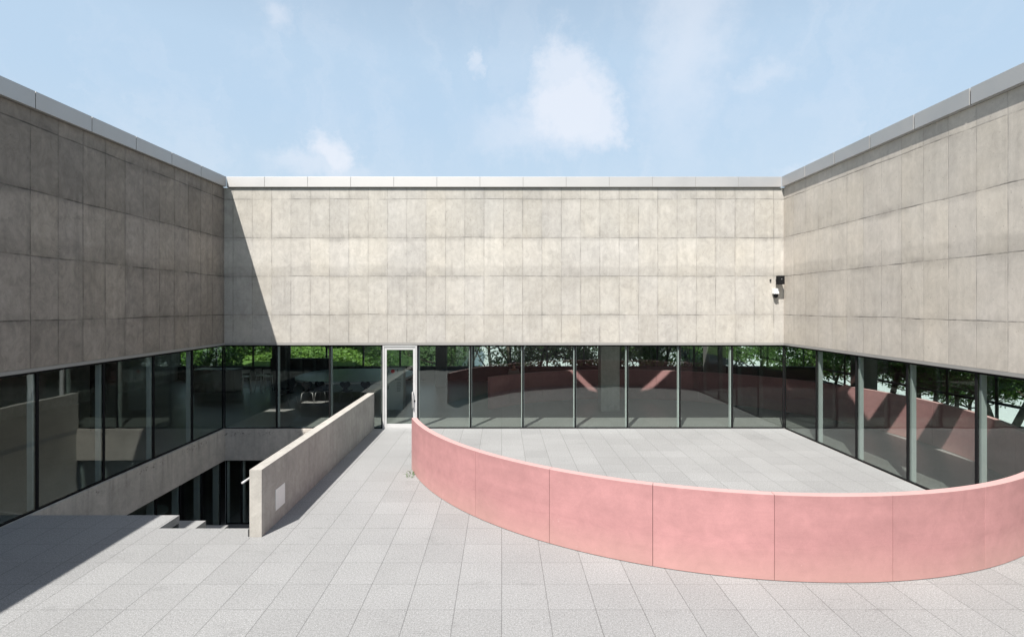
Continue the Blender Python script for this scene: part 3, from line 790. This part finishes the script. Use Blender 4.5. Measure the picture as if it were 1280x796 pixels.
# ------------------------------------------------------------------ trees
def make_tree(seed, h, crown_r, low, leaf, lm, nleaf=1500, lean=0.0):
    rr = random.Random(seed)
    t = thing('tree', (0, 0, 0), 'x', 'tree', 'trees on the slope beyond the glazed rooms')
    b = MB(); tips = []
    def limb(p, d, L, r, depth):
        pts = [p]; q = Vector(p); dd = Vector(d).normalized()
        for i in range(4):
            dd = (dd+Vector((rr.uniform(-.22, .22), rr.uniform(-.22, .22), rr.uniform(-.05, .15)))).normalized()
            q = q+dd*L/4; pts.append(q.copy())
        b.tube(pts, r, 8 if depth == 0 else 6, r*.45)
        if depth: tips.extend(pts[2:])
        if depth < 3:
            for k_ in range(rr.randint(3, 4) if depth else 7):
                s = pts[rr.randint(1, 4)]
                a = rr.uniform(0, 6.28); el = rr.uniform(-.1, .8)
                limb(s, (math.cos(a)*math.cos(el)+dd.x*.5, math.sin(a)*math.cos(el)+dd.y*.5, math.sin(el)+.2), L*rr.uniform(.38, .58), r*.42, depth+1)
    limb(Vector((0, 0, -.3)), (lean, 0, 1), h*.8, h*.0155, 0)
    b.build('trunk', M['bark'], t, True)
    bm = bmesh.new()
    for i in range(nleaf):
        c = rr.choice(tips)
        if c.z < low: continue
        c = c+Vector((rr.gauss(0, .3), rr.gauss(0, .3), rr.gauss(0, .22)))
        n = Vector((rr.gauss(0, 1), rr.gauss(0, 1), rr.gauss(0, 1)+.8)).normalized(); a = n.orthogonal().normalized()
        a = (Matrix.Rotation(rr.uniform(0, 6.28), 3, n) @ a); c2 = n.cross(a); s = leaf*rr.uniform(.6, 1.3)
        bm.faces.new([bm.verts.new(c+v) for v in (-a*s, c2*s*.45+n*s*.08, a*s, -c2*s*.45+n*s*.08)])
    me = bpy.data.meshes.new('crown'); bm.to_mesh(me); bm.free(); me.materials.append(lm)
    o = bpy.data.objects.new('crown', me); COL.objects.link(o); o.parent = t
    return t
protos = [make_tree(1, 7.5, 2.5, 1.2, .12, M['leaf'], 4200), make_tree(2, 9.5, 2.5, 1.9, .10, M['leaf'], 5200, .08), make_tree(3, 6.5, 2.5, .8, .13, M['leaf_light'], 4600, -.1)]
tr = []
rr = random.Random(11)
for px, Y in ((588, 32.5), (610, 33), (632, 31), (668, 31.5), (735, 33), (760, 31.5), (800, 33), (822, 31), (846, 34), (872, 31), (905, 33.5), (945, 31),
              (432, 36), (330, 50), (500, 47)):
    tr.append(((px-627)/649*Y, Y))
for X, px in ((25, 1072), (26, 1150), (25, 1210), (25, 1250), (19.5, 1010), (20.5, 1040), (19, 1062), (21, 1090), (19, 1112), (20.5, 1140), (18.8, 1168), (21, 1196), (19.2, 1225), (20.5, 1262), (19.3, 1300)):
    tr.append((X, X*649/(px-627)))
cen = lambda p: 627+p[0]/p[1]*649
tr.sort(key=cen)
ords = ['first', 'second', 'third', 'fourth', 'fifth', 'sixth', 'seventh', 'eighth', 'ninth', 'tenth', 'eleventh', 'twelfth', 'thirteenth', 'fourteenth', 'fifteenth', 'sixteenth', 'seventeenth', 'eighteenth', 'nineteenth', 'twentieth', 'twenty-first', 'twenty-second', 'twenty-third', 'twenty-fourth']
used = set(); cnt = {}
for (x, y) in tr:
    px = cen((x, y))
    zone = ('seen through the windows left of the door' if px < 521 else 'seen through the back windows right of the door' if px < 981 else 'seen through the right hand windows')
    cnt[zone] = cnt.get(zone, 0)+1
    k = 1 if (521 < px < 700) else rr.choice((0, 0, 1)) if px > 521 else rr.choice((0, 2, 2))
    o = protos[k] if k not in used else copy_tree(protos[k]); used.add(k)
    o.location = (x, y, terr(x, y)-.1); o.rotation_euler.z = rr.uniform(0, 6.28); s = rr.uniform(.8, 1.15); o.scale = (s, s, s)
    o['label'] = ords[cnt[zone]-1]+' tree from the left '+zone

# shrubs on the green bank
def make_shrub(seed, lm):
    r2 = random.Random(seed); t = thing('shrub', (0, 0, 0), 'x', 'shrub', 'shrubs on the green bank')
    b = MB()
    for i in range(9):
        a = r2.uniform(0, 6.28); l = r2.uniform(.4, .9)
        b.tube([(0, 0, -.2), (math.cos(a)*l*.4, math.sin(a)*l*.4, .5), (math.cos(a)*l, math.sin(a)*l, r2.uniform(.8, 1.5))], .025, 5, .008)
    b.build('stems', M['bark'], t)
    bm = bmesh.new()
    for i in range(2600):
        a = r2.uniform(0, 6.28); rad = (r2.random()**.5)*1.15; z = r2.uniform(.05, 1.6)*(1-.35*rad)
        kx = .22*math.sin(a*3+seed)+.15*math.sin(a*5)
        c = Vector((math.cos(a)*(rad+kx*rad), math.sin(a)*(rad+kx*rad), z))
        n = Vector((r2.gauss(0, 1), r2.gauss(0, 1), 1)).normalized(); u = n.orthogonal().normalized(); v = n.cross(u); s = r2.uniform(.05, .1)
        bm.faces.new([bm.verts.new(c+w_) for w_ in (-u*s, v*s*.5, u*s, -v*s*.5)])
    me = bpy.data.meshes.new('leaves'); bm.to_mesh(me); bm.free(); me.materials.append(lm)
    o = bpy.data.objects.new('leaves', me); COL.objects.link(o); o.parent = t; return t
sp = [make_shrub(1, M['leaf_light']), make_shrub(2, M['leaf'])]
used = set(); i = 0
for px, Y, k in sorted((a_, b_+4.2 if 280 < a_ < 520 else b_, c_) for a_, b_, c_ in ((292, 30.5, 1), (304, 32.5, 0), (318, 30.5, 0), (334, 31.5, 0), (350, 33, 1), (395, 33, 1), (408, 30.5, 0), (455, 33.5, 0), (484, 32.0, 0), (1010, 26.5, 0), (1035, 24.5, 1), (200, 28.8, 1), (232, 29.2, 0), (268, 28.9, 1), (285, 34, 0), (372, 35, 1), (425, 31.2, 0), (440, 35.5, 1), (470, 30.6, 1), (312, 29.2, 1), (505, 30.5, 0))):
    x = (px-627)/649*Y
    o = sp[k] if k not in used else copy_tree(sp[k]); used.add(k)
    o.location = (x, Y, terr(x, Y)-.05); o.rotation_euler.z = px; sc_ = 1.1+.1*(px % 7); o.scale = (sc_, sc_, sc_); o['label'] = ords[i]+' leafy green shrub from the left behind the glazed rooms'; i += 1

bm = bmesh.new(); r5 = random.Random(9)
for i in range(17000):
    y = 31.5+22*r5.random()**1.6; x = r5.uniform(-.78, -.18)*y
    if x > -6.5: continue
    hgt = max(0, math.sin(x*.9+y*.4)+math.sin(x*.37-y*.8)+.5)*.28
    c = Vector((x, y, terr(x, y)+r5.random()*(.06+hgt)))
    n = Vector((r5.gauss(0, .7), r5.gauss(0, .7)-.3, 1)).normalized(); u = n.orthogonal().normalized(); u = Matrix.Rotation(r5.uniform(0, 6.28), 3, n) @ u; v = n.cross(u); s_ = r5.uniform(.08, .17)
    bm.faces.new([bm.verts.new(c+w_) for w_ in (-u*s_, v*s_*.5, u*s_, -v*s_*.5)])
me = bpy.data.meshes.new('ground_cover'); bm.to_mesh(me); bm.free(); me.materials.append(M['leaf_cover'])
o = bpy.data.objects.new('ground_cover', me); COL.objects.link(o); tag(o, 'bright green leafy ground cover on the bank behind the glazed rooms', 'ground cover', kind='stuff')

# weeds at the foot of the pink wall's left end
q = thing('weed', (-2.0, 11.95, 0), 'small dry weed growing from the joint at the left end of the pink wall', 'weed')
b = MB(); r3 = random.Random(5)
for i in range(22):
    x, y = -2.07+r3.uniform(-.06, .12), 11.75+r3.uniform(-.2, .15)
    x = min(x, CX-math.sqrt(max(0, RO*RO-(y-CY)**2))-.03)
    a = r3.uniform(0, 6.28); l = r3.uniform(.04, .12)
    b.tube([(x, y, 0), (x+math.cos(a)*l*.4, y+math.sin(a)*l*.4, l*.6), (x+math.cos(a)*l, y+math.sin(a)*l, l*.7)], .005, 4, .002)
b.build('blades', M['leaf'], q)

# ------------------------------------------------------------------ terrace the photograph was taken from (only mirrored in the glass)
b = MB(); b.box(FL+.02, FR-.02, YS+.02, .3, .004, 2.2)
tag(b.build('terrace', M['conc_plain'], base=(0, -4, 0)), 'raised concrete terrace on the south side of the courtyard', 'terrace', kind='structure')
